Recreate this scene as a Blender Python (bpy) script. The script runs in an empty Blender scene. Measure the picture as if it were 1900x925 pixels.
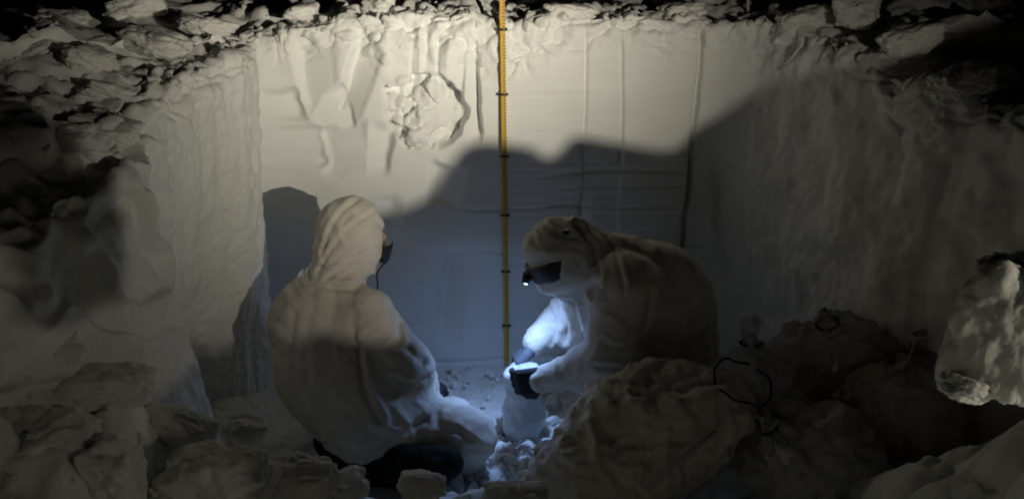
import bpy, math, random
import numpy as np
from mathutils import Vector, Matrix

random.seed(7)
rng = np.random.default_rng(7)
scene = bpy.context.scene
R = math.radians

# ------------------------------------------------------------------ camera
CAM_H, PITCH, FPX = 1.775, R(19.5), 1600.0          # metres, radians, focal length in photo pixels (1900 wide)
cam_d = bpy.data.cameras.new('camera')
cam = bpy.data.objects.new('camera', cam_d)
scene.collection.objects.link(cam)
cam.location = (0, 0, CAM_H)
cam.rotation_euler = (math.pi / 2 - PITCH, 0, 0)
cam_d.sensor_width = 36
cam_d.lens = 36 * FPX / 1900
cam_d.clip_start = 0.05
cam_d.clip_end = 500
scene.camera = cam

# ------------------------------------------------------------------ night sky
world = bpy.data.worlds.new('World')
scene.world = world
world.use_nodes = True
wn = world.node_tree
sky = wn.nodes.new('ShaderNodeTexSky')
sky.sky_type = 'NISHITA'
sky.sun_disc = False
sky.sun_elevation = R(-9)
sky.sun_rotation = R(180)
wn.links.new(sky.outputs[0], wn.nodes['Background'].inputs[0])
wn.nodes['Background'].inputs[1].default_value = 0.05

# ------------------------------------------------------------------ the two lamps of the place
LAMP = Vector((1.30, 0.30, 1.50))                    # work lamp on the snow beside the pit
WORK_W, HEAD_W = 540.0, 13.0
WORK_AIM = Vector((-0.36, 3.45, 1.64))

scene.render.engine = 'CYCLES'
scene.view_settings.view_transform = 'Standard'
scene.view_settings.look = 'None'
scene.view_settings.exposure = 0.0
scene.view_settings.gamma = 1.0
scene.cycles.use_denoising = True
scene.cycles.diffuse_bounces = 5
scene.cycles.max_bounces = 8
scene.cycles.transparent_max_bounces = 12
scene.cycles.sample_clamp_indirect = 4.0
scene.cycles.filter_width = 2.0

work = bpy.data.lights.new('work_light', 'SPOT')
work.energy = WORK_W
work.color = (1.0, 0.91, 0.745)
work.spot_size = R(178)
work.spot_blend = 0.1
work.shadow_soft_size = 0.013


def beam(light, lobes):
    """angular profile of a lamp: sum of soft lobes (strength, width, middle angle)"""
    light.use_nodes = True
    nt = light.node_tree

    def m(op, a, b=None):
        n = nt.nodes.new('ShaderNodeMath')
        n.operation = op
        for k, v in enumerate((a, b)):
            if v is None:
                continue
            if isinstance(v, (int, float)):
                n.inputs[k].default_value = v
            else:
                nt.links.new(v, n.inputs[k])
        return n.outputs[0]

    tc = nt.nodes.new('ShaderNodeTexCoord')
    sx = nt.nodes.new('ShaderNodeSeparateXYZ')
    nt.links.new(tc.outputs['Normal'], sx.inputs[0])
    theta = m('ARCCOSINE', m('MINIMUM', m('ABSOLUTE', sx.outputs['Z']), 1.0))
    tot = None
    for amp, sigma, mid in lobes:
        q = m('DIVIDE', m('SUBTRACT', theta, R(mid)), R(sigma))
        e = m('MULTIPLY', m('EXPONENT', m('MULTIPLY', m('MULTIPLY', q, q), -1.0)), amp)
        tot = e if tot is None else m('ADD', tot, e)
    nt.links.new(tot, nt.nodes['Emission'].inputs['Strength'])


# beam of a hand lantern: a bright core, a dim spill round it and a wide side lobe added as fill
beam(work, [(1.0, 13.5, 0), (0.060, 31, 0), (0.17, 21, 88)])
wo = bpy.data.objects.new('work_light', work)
scene.collection.objects.link(wo)
wo.location = LAMP
wo.rotation_euler = (WORK_AIM - LAMP).to_track_quat('-Z', 'Y').to_euler()

C = scene.collection


def at(px, py, Y):
    """world point at distance Y in front of the camera that the photo shows at pixel (px, py)"""
    c, s = math.cos(PITCH), math.sin(PITCH)
    dx, du = (px - 950) / FPX, -(py - 462.5) / FPX
    d = np.array([dx, c + du * s, -s + du * c])
    return d * (Y / d[1]) + np.array([0, 0, CAM_H])


# ------------------------------------------------------------------ numpy noise
def _hash(ix, iy, iz, seed):
    h = (ix.astype(np.int64) * 374761393 + iy.astype(np.int64) * 668265263 + iz.astype(np.int64) * 2147483647 + seed * 974711) & 0xFFFFFFFF
    h = ((h ^ (h >> 13)) * 1274126177) & 0xFFFFFFFF
    h = ((h ^ (h >> 16)) * 2246822519) & 0xFFFFFFFF
    return ((h ^ (h >> 15)) & 0xFFFFFF).astype(np.float32) / np.float32(0xFFFFFF)


def vnoise(p, seed=0):
    p = np.asarray(p, dtype=np.float32)
    i = np.floor(p).astype(np.int32)
    f = p - i
    u = f * f * f * (f * (f * 6 - 15) + 10)
    r = 0
    for a in (0, 1):
        wx = u[..., 0] if a else 1 - u[..., 0]
        for b in (0, 1):
            wy = u[..., 1] if b else 1 - u[..., 1]
            for c in (0, 1):
                wz = u[..., 2] if c else 1 - u[..., 2]
                r = r + wx * wy * wz * _hash(i[..., 0] + a, i[..., 1] + b, i[..., 2] + c, seed)
    return r * 2 - 1


def fbm(p, octs=4, seed=0, gain=0.5, lac=2.03):
    p = np.asarray(p, dtype=np.float32)
    a, s = 1.0, 0
    for k in range(octs):
        s = s + a * vnoise(p, seed + k * 17)
        p = p * lac + 3.7
        a *= gain
    return s


def ridged(p, octs=3, seed=0):
    p = np.asarray(p, dtype=np.float32)
    a, s = 1.0, 0
    for k in range(octs):
        s = s + a * (1 - 2 * np.abs(vnoise(p, seed + k * 31)))
        p = p * 2.1 + 1.3
        a *= 0.5
    return s


def worley(p, seed=0):
    """distance to nearest and second nearest feature point, and the cell's random value"""
    p = np.asarray(p, dtype=np.float32)
    i = np.floor(p).astype(np.int32)
    f1 = np.full(p.shape[:-1], 9.0, np.float32)
    f2 = f1.copy()
    idv = f1 * 0
    for a in (-1, 0, 1):
        for b in (-1, 0, 1):
            for c in (-1, 0, 1):
                j = i + np.array([a, b, c], np.int32)
                q = np.stack([_hash(j[..., 0], j[..., 1], j[..., 2], seed + k) for k in range(3)], -1)
                d = np.sqrt(((j + q - p) ** 2).sum(-1))
                n = d < f1
                f2 = np.where(n, f1, np.minimum(f2, d))
                idv = np.where(n, q[..., 0], idv)
                f1 = np.where(n, d, f1)
    return f1, f2, idv


def sstep(a, b, x):
    t = np.clip((x - a) / (b - a), 0, 1)
    return t * t * (3 - 2 * t)


def interp_smooth(x, xs, ys):
    """monotone-ish smooth interpolation of a table"""
    xs, ys = np.asarray(xs, float), np.asarray(ys, float)
    m = np.gradient(ys, xs)
    k = np.clip(np.searchsorted(xs, x) - 1, 0, len(xs) - 2)
    h = xs[k + 1] - xs[k]
    t = np.clip((x - xs[k]) / h, 0, 1)
    return ((2 * t**3 - 3 * t**2 + 1) * ys[k] + (t**3 - 2 * t**2 + t) * h * m[k] + (-2 * t**3 + 3 * t**2) * ys[k + 1] + (t**3 - t**2) * h * m[k + 1])


# ------------------------------------------------------------------ mesh helpers
def np_mesh(name, verts, faces, mat, parent=None, smooth=True):
    verts = np.asarray(verts, np.float32).reshape(-1, 3)
    faces = np.asarray(faces, np.int32)
    k = faces.shape[1]
    me = bpy.data.meshes.new(name)
    me.vertices.add(len(verts))
    me.vertices.foreach_set('co', verts.ravel())
    me.loops.add(faces.size)
    me.loops.foreach_set('vertex_index', faces.ravel())
    me.polygons.add(len(faces))
    me.polygons.foreach_set('loop_start', np.arange(0, faces.size, k, dtype=np.int32))
    me.polygons.foreach_set('use_smooth', np.full(len(faces), smooth))
    me.update(calc_edges=True)
    me.validate()
    me.materials.append(mat)
    o = bpy.data.objects.new(name, me)
    C.objects.link(o)
    if parent is not None:
        o.parent = parent
        o.matrix_parent_inverse = Matrix.Translation(-Vector(parent.location))
    return o


def grid_faces(nu, nv):
    i = np.arange(nu * nv).reshape(nu, nv)
    return np.stack([i[:-1, :-1], i[1:, :-1], i[1:, 1:], i[:-1, 1:]], -1).reshape(-1, 4)


def grid_normals(P):
    du = np.gradient(P, axis=0)
    dv = np.gradient(P, axis=1)
    n = np.cross(du, dv)
    return n / (np.linalg.norm(n, axis=-1, keepdims=True) + 1e-9)


def surface_nets(f, lo, hi, h):
    lo, hi = np.asarray(lo, float), np.asarray(hi, float)
    n = np.ceil((hi - lo) / h).astype(int) + 1
    ax = [lo[k] + h * np.arange(n[k]) for k in range(3)]
    V = np.empty(n, np.float32)
    for s in range(0, n[0], 16):
        X = np.stack(np.meshgrid(ax[0][s:s + 16], ax[1], ax[2], indexing='ij'), -1).astype(np.float32)
        V[s:s + 16] = f(X)
    S = V < 0
    m = n - 1
    cnt = np.zeros(m, np.float32)
    acc = np.zeros(tuple(m) + (3,), np.float32)
    for d in range(3):
        e1, e2 = [k for k in range(3) if k != d]
        for a in (0, 1):
            for b in (0, 1):
                o0 = [0, 0, 0]
                o0[e1], o0[e2] = a, b
                o1 = list(o0)
                o1[d] = 1
                s0 = tuple(slice(o0[k], o0[k] + m[k]) for k in range(3))
                s1 = tuple(slice(o1[k], o1[k] + m[k]) for k in range(3))
                c = S[s0] != S[s1]
                den = V[s0] - V[s1]
                t = np.where(c, V[s0] / np.where(np.abs(den) < 1e-9, 1, den), 0)
                cnt += c
                acc[..., d] += np.where(c, t, 0)
                acc[..., e1] += c * a
                acc[..., e2] += c * b
    act = cnt > 0
    idx = -np.ones(m, np.int64)
    idx[act] = np.arange(act.sum())
    cell = np.argwhere(act)
    verts = lo + h * (cell + acc[act] / cnt[act][:, None])
    faces = []
    for d in range(3):
        e1, e2 = (d + 1) % 3, (d + 2) % 3
        sl0 = [slice(1, m[k]) for k in range(3)]
        sl0[d] = slice(0, m[d])
        sl1 = list(sl0)
        sl1[d] = slice(1, m[d] + 1)
        a, b = S[tuple(sl0)], S[tuple(sl1)]
        for sgn, msk in ((1, a & ~b), (-1, b & ~a)):
            g = np.argwhere(msk)
            if not len(g):
                continue
            g = g + 1
            g[:, d] -= 1
            u1 = np.zeros(3, int)
            u1[e1] = 1
            u2 = np.zeros(3, int)
            u2[e2] = 1
            q = [idx[tuple((g - u1 - u2).T)], idx[tuple((g - u2).T)], idx[tuple(g.T)], idx[tuple((g - u1).T)]]
            if sgn < 0:
                q = q[::-1]
            faces.append(np.stack(q, -1))
    return verts, np.concatenate(faces)


def vert_normals(v, f):
    fn = np.cross(v[f[:, 2]] - v[f[:, 0]], v[f[:, 3]] - v[f[:, 1]])
    n = np.zeros_like(v)
    for k in range(4):
        np.add.at(n, f[:, k], fn)
    return n / (np.linalg.norm(n, axis=1, keepdims=True) + 1e-12)


def laplace(v, f, it=2, lam=0.5):
    for _ in range(it):
        s = np.zeros_like(v)
        c = np.zeros(len(v))
        for k in range(4):
            a, b = f[:, k], f[:, (k + 1) % 4]
            np.add.at(s, a, v[b])
            np.add.at(c, a, 1)
            np.add.at(s, b, v[a])
            np.add.at(c, b, 1)
        v = v + lam * (s / np.maximum(c, 1)[:, None] - v)
    return v


# signed distances
def cone(p, a, b, ra, rb):
    a, b = np.asarray(a, np.float32), np.asarray(b, np.float32)
    ab = b - a
    t = np.clip(((p - a) @ ab) / (ab @ ab), 0, 1)
    return np.linalg.norm(p - a - t[..., None] * ab, axis=-1) - (ra + (rb - ra) * t)


def ellip(p, c, r, M=None):
    q = p - np.asarray(c, np.float32)
    if M is not None:
        q = q @ np.asarray(M, np.float32).T      # rows of M are the local axes
    r = np.asarray(r, np.float32)
    k = np.linalg.norm(q / r, axis=-1)
    k2 = np.linalg.norm(q / (r * r), axis=-1)
    return k * (k - 1) / np.maximum(k2, 1e-6)


def smin(a, b, k):
    h = np.maximum(k - np.abs(a - b), 0) / k
    return np.minimum(a, b) - h * h * k * 0.25


def frame(fwd, up=(0, 0, 1)):
    f = np.asarray(fwd, float)
    f /= np.linalg.norm(f)
    r = np.cross(f, up)
    r /= np.linalg.norm(r)
    return np.stack([f, r, np.cross(r, f)])      # forward, right, up


def tube(points, rad, sides=8):
    P = np.asarray(points, float)
    T = np.gradient(P, axis=0)
    T /= np.linalg.norm(T, axis=1, keepdims=True) + 1e-9
    ref = np.array([0.31, 0.2, 0.93])
    u = np.cross(T, ref)
    u /= np.linalg.norm(u, axis=1, keepdims=True) + 1e-9
    w = np.cross(T, u)
    rad = np.broadcast_to(rad, len(P))
    th = np.linspace(0, 2 * math.pi, sides, endpoint=False)
    ring = P[:, None] + rad[:, None, None] * (np.cos(th)[None, :, None] * u[:, None] + np.sin(th)[None, :, None] * w[:, None])
    n = len(P)
    f = []
    for i in range(n - 1):
        for j in range(sides):
            f.append((i * sides + j, i * sides + (j + 1) % sides, (i + 1) * sides + (j + 1) % sides, (i + 1) * sides + j))
    return ring.reshape(-1, 3), np.array(f)


def spline(pts, n):
    P = np.asarray(pts, float)
    d = np.r_[0, np.cumsum(np.linalg.norm(np.diff(P, axis=0), axis=1))]
    s = np.linspace(0, d[-1], n)
    return np.stack([interp_smooth(s, d, P[:, k]) for k in range(P.shape[1])], -1)


def boxes(parts):
    """list of (centre, half sizes, rotation rows or None) -> verts, faces"""
    V, F = [], []
    for c, hs, M in parts:
        base = len(V) * 8
        q = np.array([(x, y, z) for x in (-1, 1) for y in (-1, 1) for z in (-1, 1)], float) * hs
        if M is not None:
            q = q @ np.asarray(M)
        V.append(q + c)
        F += [[base + k for k in fc] for fc in ((0, 1, 3, 2), (4, 6, 7, 5), (0, 4, 5, 1), (2, 3, 7, 6), (0, 2, 6, 4), (1, 5, 7, 3))]
    return np.concatenate(V), np.array(F)


def tag(o, label=None, cat=None, group=None, kind=None):
    if label:
        o['label'] = label
    if cat:
        o['category'] = cat
    if group:
        o['group'] = group
    if kind:
        o['kind'] = kind
    return o


def empty(name, loc):
    o = bpy.data.objects.new(name, None)
    C.objects.link(o)
    o.location = loc
    return o


# ------------------------------------------------------------------ materials
def mat_new(name):
    m = bpy.data.materials.new(name)
    m.use_nodes = True
    nt = m.node_tree
    return m, nt, nt.nodes['Principled BSDF']


def noise_node(nt, scale, detail=4, rough=0.55, dist=0.0, stretch=None):
    tc = nt.nodes.new('ShaderNodeTexCoord')
    n = nt.nodes.new('ShaderNodeTexNoise')
    n.inputs['Scale'].default_value = scale
    n.inputs['Detail'].default_value = detail
    n.inputs['Roughness'].default_value = rough
    n.inputs['Distortion'].default_value = dist
    if stretch:
        mp = nt.nodes.new('ShaderNodeMapping')
        mp.inputs['Scale'].default_value = stretch
        nt.links.new(tc.outputs['Object'], mp.inputs[0])
        nt.links.new(mp.outputs[0], n.inputs['Vector'])
    else:
        nt.links.new(tc.outputs['Object'], n.inputs['Vector'])
    return n


def ramp(nt, src, c0, c1, p0=0.3, p1=0.7):
    r = nt.nodes.new('ShaderNodeValToRGB')
    r.color_ramp.elements[0].position, r.color_ramp.elements[1].position = p0, p1
    r.color_ramp.elements[0].color, r.color_ramp.elements[1].color = (*c0, 1), (*c1, 1)
    nt.links.new(src, r.inputs[0])
    return r


def bump_chain(nt, bsdf, layers):
    prev = None
    for src, strength, dist in layers:
        b = nt.nodes.new('ShaderNodeBump')
        b.inputs['Strength'].default_value = strength
        b.inputs['Distance'].default_value = dist
        nt.links.new(src, b.inputs['Height'])
        if prev:
            nt.links.new(prev.outputs[0], b.inputs['Normal'])
        prev = b
    nt.links.new(prev.outputs[0], bsdf.inputs['Normal'])


def snow_mat(name, c0, c1, fine=0.6, stretch=None, big=6, sss=0.55):
    m, nt, b = mat_new(name)
    n1 = noise_node(nt, big, 5, 0.6, 0.3, stretch)
    r = ramp(nt, n1.outputs[0], c0, c1)
    nt.links.new(r.outputs[0], b.inputs['Base Color'])
    b.inputs['Roughness'].default_value = 0.85
    b.inputs['Specular IOR Level'].default_value = 0.15
    b.inputs['Subsurface Weight'].default_value = sss
    b.inputs['Subsurface Radius'].default_value = (0.8, 0.95, 1.0)
    b.inputs['Subsurface Scale'].default_value = 0.022
    n2 = noise_node(nt, 55, 6, 0.65)
    n3 = noise_node(nt, 320, 3, 0.6)
    bump_chain(nt, b, [(n2.outputs[0], fine * 0.6, 0.012), (n3.outputs[0], fine * 0.5, 0.003)])
    return m


M_SNOW = snow_mat('wind_packed_snow', (0.77, 0.785, 0.76), (0.84, 0.85, 0.825))
M_WALL = snow_mat('cut_snow', (0.71, 0.72, 0.695), (0.77, 0.78, 0.755), 0.22, (1, 1, 3.2), 3, 0.0)
M_ROUGH = snow_mat('broken_snow', (0.62, 0.62, 0.585), (0.75, 0.755, 0.72), 0.6)


def cloth_mat(name, col, col2, rough=0.75):
    m, nt, b = mat_new(name)
    n = noise_node(nt, 9, 5, 0.6)
    r = ramp(nt, n.outputs[0], col2, col)
    nt.links.new(r.outputs[0], b.inputs['Base Color'])
    b.inputs['Roughness'].default_value = rough
    b.inputs['Specular IOR Level'].default_value = 0.25
    n2 = noise_node(nt, 26, 5, 0.6, 1.2)
    n3 = noise_node(nt, 260, 2, 0.5)
    bump_chain(nt, b, [(n2.outputs[0], 0.35, 0.012), (n3.outputs[0], 0.2, 0.002)])
    return m


M_SUIT = cloth_mat('white_suit_fabric', (0.72, 0.69, 0.63), (0.58, 0.55, 0.49))
M_GLOVE = cloth_mat('dark_glove_fabric', (0.035, 0.037, 0.045), (0.02, 0.02, 0.025))
M_GREYGLOVE = cloth_mat('grey_glove_fabric', (0.16, 0.17, 0.20), (0.10, 0.11, 0.13))
M_BOOT = cloth_mat('black_boot_rubber', (0.008, 0.008, 0.008), (0.005, 0.005, 0.005), 0.7)


def plain(name, col, rough=0.5, spec=0.5, emit=None, es=0, metal=0):
    m, nt, b = mat_new(name)
    n = noise_node(nt, 30, 4)
    r = ramp(nt, n.outputs[0], tuple(c * 0.8 for c in col), col)
    nt.links.new(r.outputs[0], b.inputs['Base Color'])
    b.inputs['Roughness'].default_value = rough
    b.inputs['Specular IOR Level'].default_value = spec
    b.inputs['Metallic'].default_value = metal
    if emit:
        b.inputs['Emission Color'].default_value = (*emit, 1)
        b.inputs['Emission Strength'].default_value = es
    return m


M_BLACK = plain('black_plastic', (0.012, 0.012, 0.014), 0.35)
M_STRAP = plain('black_strap', (0.015, 0.015, 0.016), 0.8, 0.2)
M_SKIN = plain('skin', (0.52, 0.35, 0.27), 0.55, 0.3)
M_LENS = plain('lit_lamp_lens', (0.9, 0.95, 1.0), 0.2, 0.5, (0.62, 0.78, 1.0), 6)
M_METAL = plain('dull_metal', (0.10, 0.09, 0.075), 0.45, 0.5, metal=0.8)
M_CORD = plain('dark_cord', (0.012, 0.012, 0.012), 0.9, 0.1)
M_STAKE = plain('pale_stake_paint', (0.55, 0.55, 0.52), 0.6, 0.3)


def ruler_mat():
    m, nt, b = mat_new('yellow_ruler_paint')
    tc = nt.nodes.new('ShaderNodeTexCoord')
    sx = nt.nodes.new('ShaderNodeSeparateXYZ')
    nt.links.new(tc.outputs['Object'], sx.inputs[0])
    mul = nt.nodes.new('ShaderNodeMath')
    mul.operation = 'MULTIPLY'
    mul.inputs[1].default_value = 80.0
    nt.links.new(sx.outputs['Z'], mul.inputs[0])
    fr = nt.nodes.new('ShaderNodeMath')
    fr.operation = 'FRACT'
    nt.links.new(mul.outputs[0], fr.inputs[0])
    lt = nt.nodes.new('ShaderNodeMath')
    lt.operation = 'LESS_THAN'
    lt.inputs[1].default_value = 0.28
    nt.links.new(fr.outputs[0], lt.inputs[0])
    side = nt.nodes.new('ShaderNodeMath')
    side.operation = 'GREATER_THAN'
    side.inputs[1].default_value = 0.001
    nt.links.new(sx.outputs['X'], side.inputs[0])
    an = nt.nodes.new('ShaderNodeMath')
    an.operation = 'MULTIPLY'
    nt.links.new(lt.outputs[0], an.inputs[0])
    nt.links.new(side.outputs[0], an.inputs[1])
    mx = nt.nodes.new('ShaderNodeMix')
    mx.data_type = 'RGBA'
    mx.inputs['A'].default_value = (0.56, 0.34, 0.015, 1)
    mx.inputs['B'].default_value = (0.05, 0.035, 0.01, 1)
    nt.links.new(an.outputs[0], mx.inputs['Factor'])
    nt.links.new(mx.outputs['Result'], b.inputs['Base Color'])
    b.inputs['Roughness'].default_value = 0.5
    return m


M_RULER = ruler_mat()


def film_mat(name, tint, clear=0.45):
    """thin clear plastic film: see-through, with glossy creases"""
    m, nt, b = mat_new(name)
    b.inputs['Base Color'].default_value = (*tint, 1)
    b.inputs['Roughness'].default_value = 0.28
    b.inputs['Specular IOR Level'].default_value = 0.6
    n = noise_node(nt, 18, 5, 0.6, 1.5)
    bump_chain(nt, b, [(n.outputs[0], 0.7, 0.02)])
    tr = nt.nodes.new('ShaderNodeBsdfTransparent')
    mx = nt.nodes.new('ShaderNodeMixShader')
    mx.inputs[0].default_value = 1 - clear
    nt.links.new(tr.outputs[0], mx.inputs[1])
    nt.links.new(b.outputs[0], mx.inputs[2])
    nt.links.new(mx.outputs[0], nt.nodes['Material Output'].inputs['Surface'])
    return m


M_FILM = film_mat('clear_plastic_film', (0.60, 0.60, 0.56), 0.5)
M_FILM_RED = film_mat('brownish_plastic_film', (0.36, 0.28, 0.24), 0.5)
M_SACK = film_mat('frosted_bag_film', (0.74, 0.75, 0.76), 0.15)

# ------------------------------------------------------------------ pit walls: one section swept round the pit, cut into three walls
path = [(-1.75, 0.55), (-1.42, 1.15), (-1.22, 1.62), (-1.06, 2.02), (-1.00, 2.26), (-1.10, 2.42), (-1.05, 2.62), (-0.98, 2.86), (-0.91, 3.06), (-0.94, 3.24),
        (-1.08, 3.40), (-0.93, 3.452), (-0.70, 3.45), (0.0, 3.45), (0.60, 3.45), (0.86, 3.44), (1.00, 3.33), (1.09, 3.10), (1.19, 2.78), (1.40, 2.42), (1.70, 2.10), (2.20, 1.75)]
pp = spline(path, 1500)
dl = np.r_[0, np.cumsum(np.linalg.norm(np.diff(pp, axis=0), axis=1))]
NS = int(dl[-1] / 0.0052)
sv = np.linspace(0, dl[-1], NS)
PX, PY = np.interp(sv, dl, pp[:, 0]), np.interp(sv, dl, pp[:, 1])
tx, ty = np.gradient(PX), np.gradient(PY)
ln = np.hypot(tx, ty)
nx, ny = ty / ln, -tx / ln                       # into the pit
# rim height along the path
k_near_l = np.argmin(np.hypot(PX + 1.22, PY - 1.62))
k_butt = np.argmin(np.hypot(PX + 1.00, PY - 2.26))
k_lcor = np.argmin(np.hypot(PX + 1.08, PY - 3.40))
k_rcor = np.argmin(np.hypot(PX - 1.00, PY - 3.33))
k_r2 = np.argmin(np.hypot(PX - 1.45, PY - 2.36))
rim = interp_smooth(sv, [0, sv[k_near_l], sv[k_butt], sv[k_lcor - 60], sv[k_lcor], sv[k_rcor], sv[k_r2], sv[-1]],
                    [1.02, 1.13, 1.26, 1.44, 1.46, 1.47, 1.32, 1.2])
rim = rim + 0.028 * fbm(np.stack([sv * 5, sv * 0, sv * 0], -1), 4, 5) * 1.0
# lean of the wall: how far the foot stands into the pit
lean = interp_smooth(sv, [0, sv[k_near_l], sv[k_butt], sv[k_butt + 45], sv[k_lcor - 60], sv[k_lcor], sv[k_rcor], sv[k_r2], sv[-1]],
                     [0.5, 0.42, 0.19, -0.06, -0.10, -0.03, -0.03, 0.10, 0.35])
NW, NT = 300, 95
w_ = np.linspace(0, 1, NW)
t_ = np.linspace(0, 1, NT + 1)[1:]
out = np.r_[np.zeros(NW), 0.02 + 3.2 * t_ ** 2.2]          # distance outwards over the top
zfr = np.r_[w_, np.ones(NT)]
Z = np.zeros((NS, NW + NT))
OFF = np.zeros_like(Z)
Z[:, :NW] = -0.06 + (rim[:, None] + 0.06) * w_[None]
rl = rim[:, None]
Z[:, NW:] = rl + 0.035 * np.minimum(out[None, NW:], 0.6)
OFF[:, :NW] = lean[:, None] * (1 - w_[None]) ** 1.2
# rounded shoulder of the rim
sh = np.clip((w_ - 0.93) / 0.07, 0, 1)
OFF[:, :NW] -= 0.035 * (1 - np.sqrt(np.clip(1 - sh ** 2, 0, 1)))[None]
OFF[:, NW:] = -0.035 - out[None, NW:]
SS, WW = np.broadcast_to(sv[:, None], Z.shape), np.broadcast_to(np.r_[w_, 1 + out[NW:]][None], Z.shape)
# far tops: fan outwards without crossing at the concave side
X0 = PX[:, None] + nx[:, None] * OFF
Y0 = PY[:, None] + ny[:, None] * OFF
base = np.stack([X0, Y0, Z], -1)
isback = (sstep(sv[k_lcor] - 0.02, sv[k_lcor] + 0.12, SS) * (1 - sstep(sv[k_rcor] - 0.25, sv[k_rcor] + 0.02, SS)))
isleft = 1 - sstep(sv[k_lcor] - 0.12, sv[k_lcor] - 0.02, SS)
isright = sstep(sv[k_rcor] - 0.2, sv[k_rcor], SS)
zz = base[..., 2]
top = sstep(-0.13, -0.02, zz - rim[:, None])               # 1 on the rim and above
xx = base[..., 0]
disp = np.zeros(Z.shape, np.float32)
P3 = base.astype(np.float32)
# general soft unevenness
disp += 0.010 * fbm(P3 * 2.2, 3, 1) * (1 - 0.4 * isback)
# crumbly rim
f1, f2, cid = worley(P3 * np.array([4.5, 4.5, 9], np.float32) + 0.7 * fbm(P3 * 5, 3, 9)[..., None], 3)
crumb = np.sqrt(np.clip(f2 - f1, 0, 0.5)) * 0.055 - 0.025 + (cid - 0.5) * 0.03
rimband = sstep(-0.20, -0.03, zz - rim[:, None] + 0.07 * fbm(np.stack([SS * 4, SS * 0, SS * 0], -1), 3, 21))
disp += crumb * np.maximum(rimband * (0.6 + 0.1 * isleft), 0) + 0.012 * fbm(P3 * 17, 4, 12) * rimband
# the trodden tops are lumpier
disp += np.where(WW > 1.0, 1, 0) * (0.05 * ridged(P3 * 3.1, 3, 40) + 0.02) * sstep(0.05, 0.4, out[None])
# --- left wall: vertical flutes and drooping ledges
wob = 0.05 * fbm(P3 * np.array([2, 2, 1.2], np.float32), 2, 51)
fl = 1.5 * fbm(np.stack([(SS + wob) * 6.0, zz * 0.6, zz * 0], -1), 3, 60) - 0.5 * np.abs(fbm(np.stack([(SS + wob) * 11, zz * 0.9, zz * 0 + 3], -1), 2, 62))
disp += isleft * (1 - top) * (0.015 * fl + 0.010 * fbm(P3 * np.array([9, 9, 3.5], np.float32), 4, 64) + 0.006 * fbm(P3 * 22, 3, 65))
led = np.abs(((zz * 6.5 + 1.1 * SS + 1.3 * fbm(P3 * 2.4, 3, 71)) % 1.0))
upper = sstep(0.45, 0.95, zz / rim[:, None]) * (1 - sstep(sv[k_butt] + 0.15, sv[k_butt] + 0.45, SS))
led = np.where(led < 0.86, (led / 0.86) ** 1.6, 1 - sstep(0.86, 1.0, led))
disp += isleft * upper * (0.07 * led - 0.025) * (0.4 + 0.9 * sstep(-0.3, 0.4, fbm(P3 * 2.1, 2, 78))) + isleft * upper * 0.018 * fbm(P3 * 7, 3, 77)
# --- right wall
disp += isright * 0.018 * fbm(np.stack([(SS + wob) * 4.5, zz * 0.9, zz * 0], -1), 4, 83) + isright * 0.03 * fbm(P3 * 4.5, 4, 84)
# --- back wall, cut with shovel and saw
bx, bz = xx, zz
wallmask = isback * (1 - sstep(-0.06, -0.01, zz - rim[:, None]))
cut = np.zeros(Z.shape, np.float32)


JIT = fbm(np.stack([bx * 9, bz * 9, bx * 0], -1), 3, 5)


def shovel(px, py, w, h, ang, depth, tu=0.0, tv=0.0, soft=0.040):
    """one flat blade cut into the wall, centred where the photo shows it"""
    global cut
    c = at(px, py, 3.45)
    ca, sa = math.cos(R(ang)), math.sin(R(ang))
    u = ((bx - c[0]) * ca + (bz - c[2]) * sa) / (w / 2)
    v = (-(bx - c[0]) * sa + (bz - c[2]) * ca) / (h / 2)
    j = 0.22 * np.roll(JIT, int(px), 0)
    d = 1.25 * abs(tu) + abs(tv) + 0.2 * depth + 1.25 * tu * u + tv * v
    m = sstep(1 + soft * 8, 1 - soft * 8, np.abs(u) + j) * sstep(1 + soft * 8, 1 - soft * 8, np.abs(v) + j)
    cut = np.maximum(cut, np.where(m > 0.01, d, 0) * m)


shovel(515, 195, 0.17, 0.12, 0, 0.014, 0.010, 0.006)
shovel(590, 130, 0.15, 0.30, 8, 0.012, -0.010, 0.004)
shovel(545, 265, 0.22, 0.15, -4, 0.010, 0.008, -0.004)
shovel(620, 215, 0.16, 0.17, 18, 0.016, 0.013, 0.005)
shovel(662, 160, 0.11, 0.32, -22, 0.018, -0.018, 0.004)
shovel(640, 275, 0.20, 0.18, 10, 0.014, -0.010, 0.006)
shovel(700, 270, 0.12, 0.20, -14, 0.013, 0.012, 0.0)
shovel(745, 105, 0.13, 0.26, 3, 0.007, 0.006, 0.0)
shovel(808, 100, 0.11, 0.24, -3, 0.009, -0.008, 0.0)
shovel(845, 120, 0.09, 0.22, -12, 0.007, 0.007, 0.0)
shovel(876, 165, 0.055, 0.34, 1, 0.020, 0.018, 0.0)
shovel(905, 90, 0.10, 0.22, 0, 0.005, -0.004, 0.0)
shovel(700, 420, 0.20, 0.22, 8, 0.010, 0.009, 0.0)
shovel(830, 345, 0.13, 0.16, -10, 0.012, -0.010, 0.004)
shovel(770, 560, 0.30, 0.20, 5, 0.018, 0.012, -0.01)
shovel(845, 560, 0.10, 0.34, -8, 0.016, -0.014, 0.0)
shovel(1040, 420, 0.22, 0.24, 2, 0.006, 0.005, 0.0)
shovel(1440, 300, 0.24, 0.5, -6, 0.012, 0.010, 0.0)
shovel(1375, 420, 0.16, 0.5, 10, 0.010, -0.008, 0.0)
# saw-cut panels right of the ruler: steps and grooves that run down the wall


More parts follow.
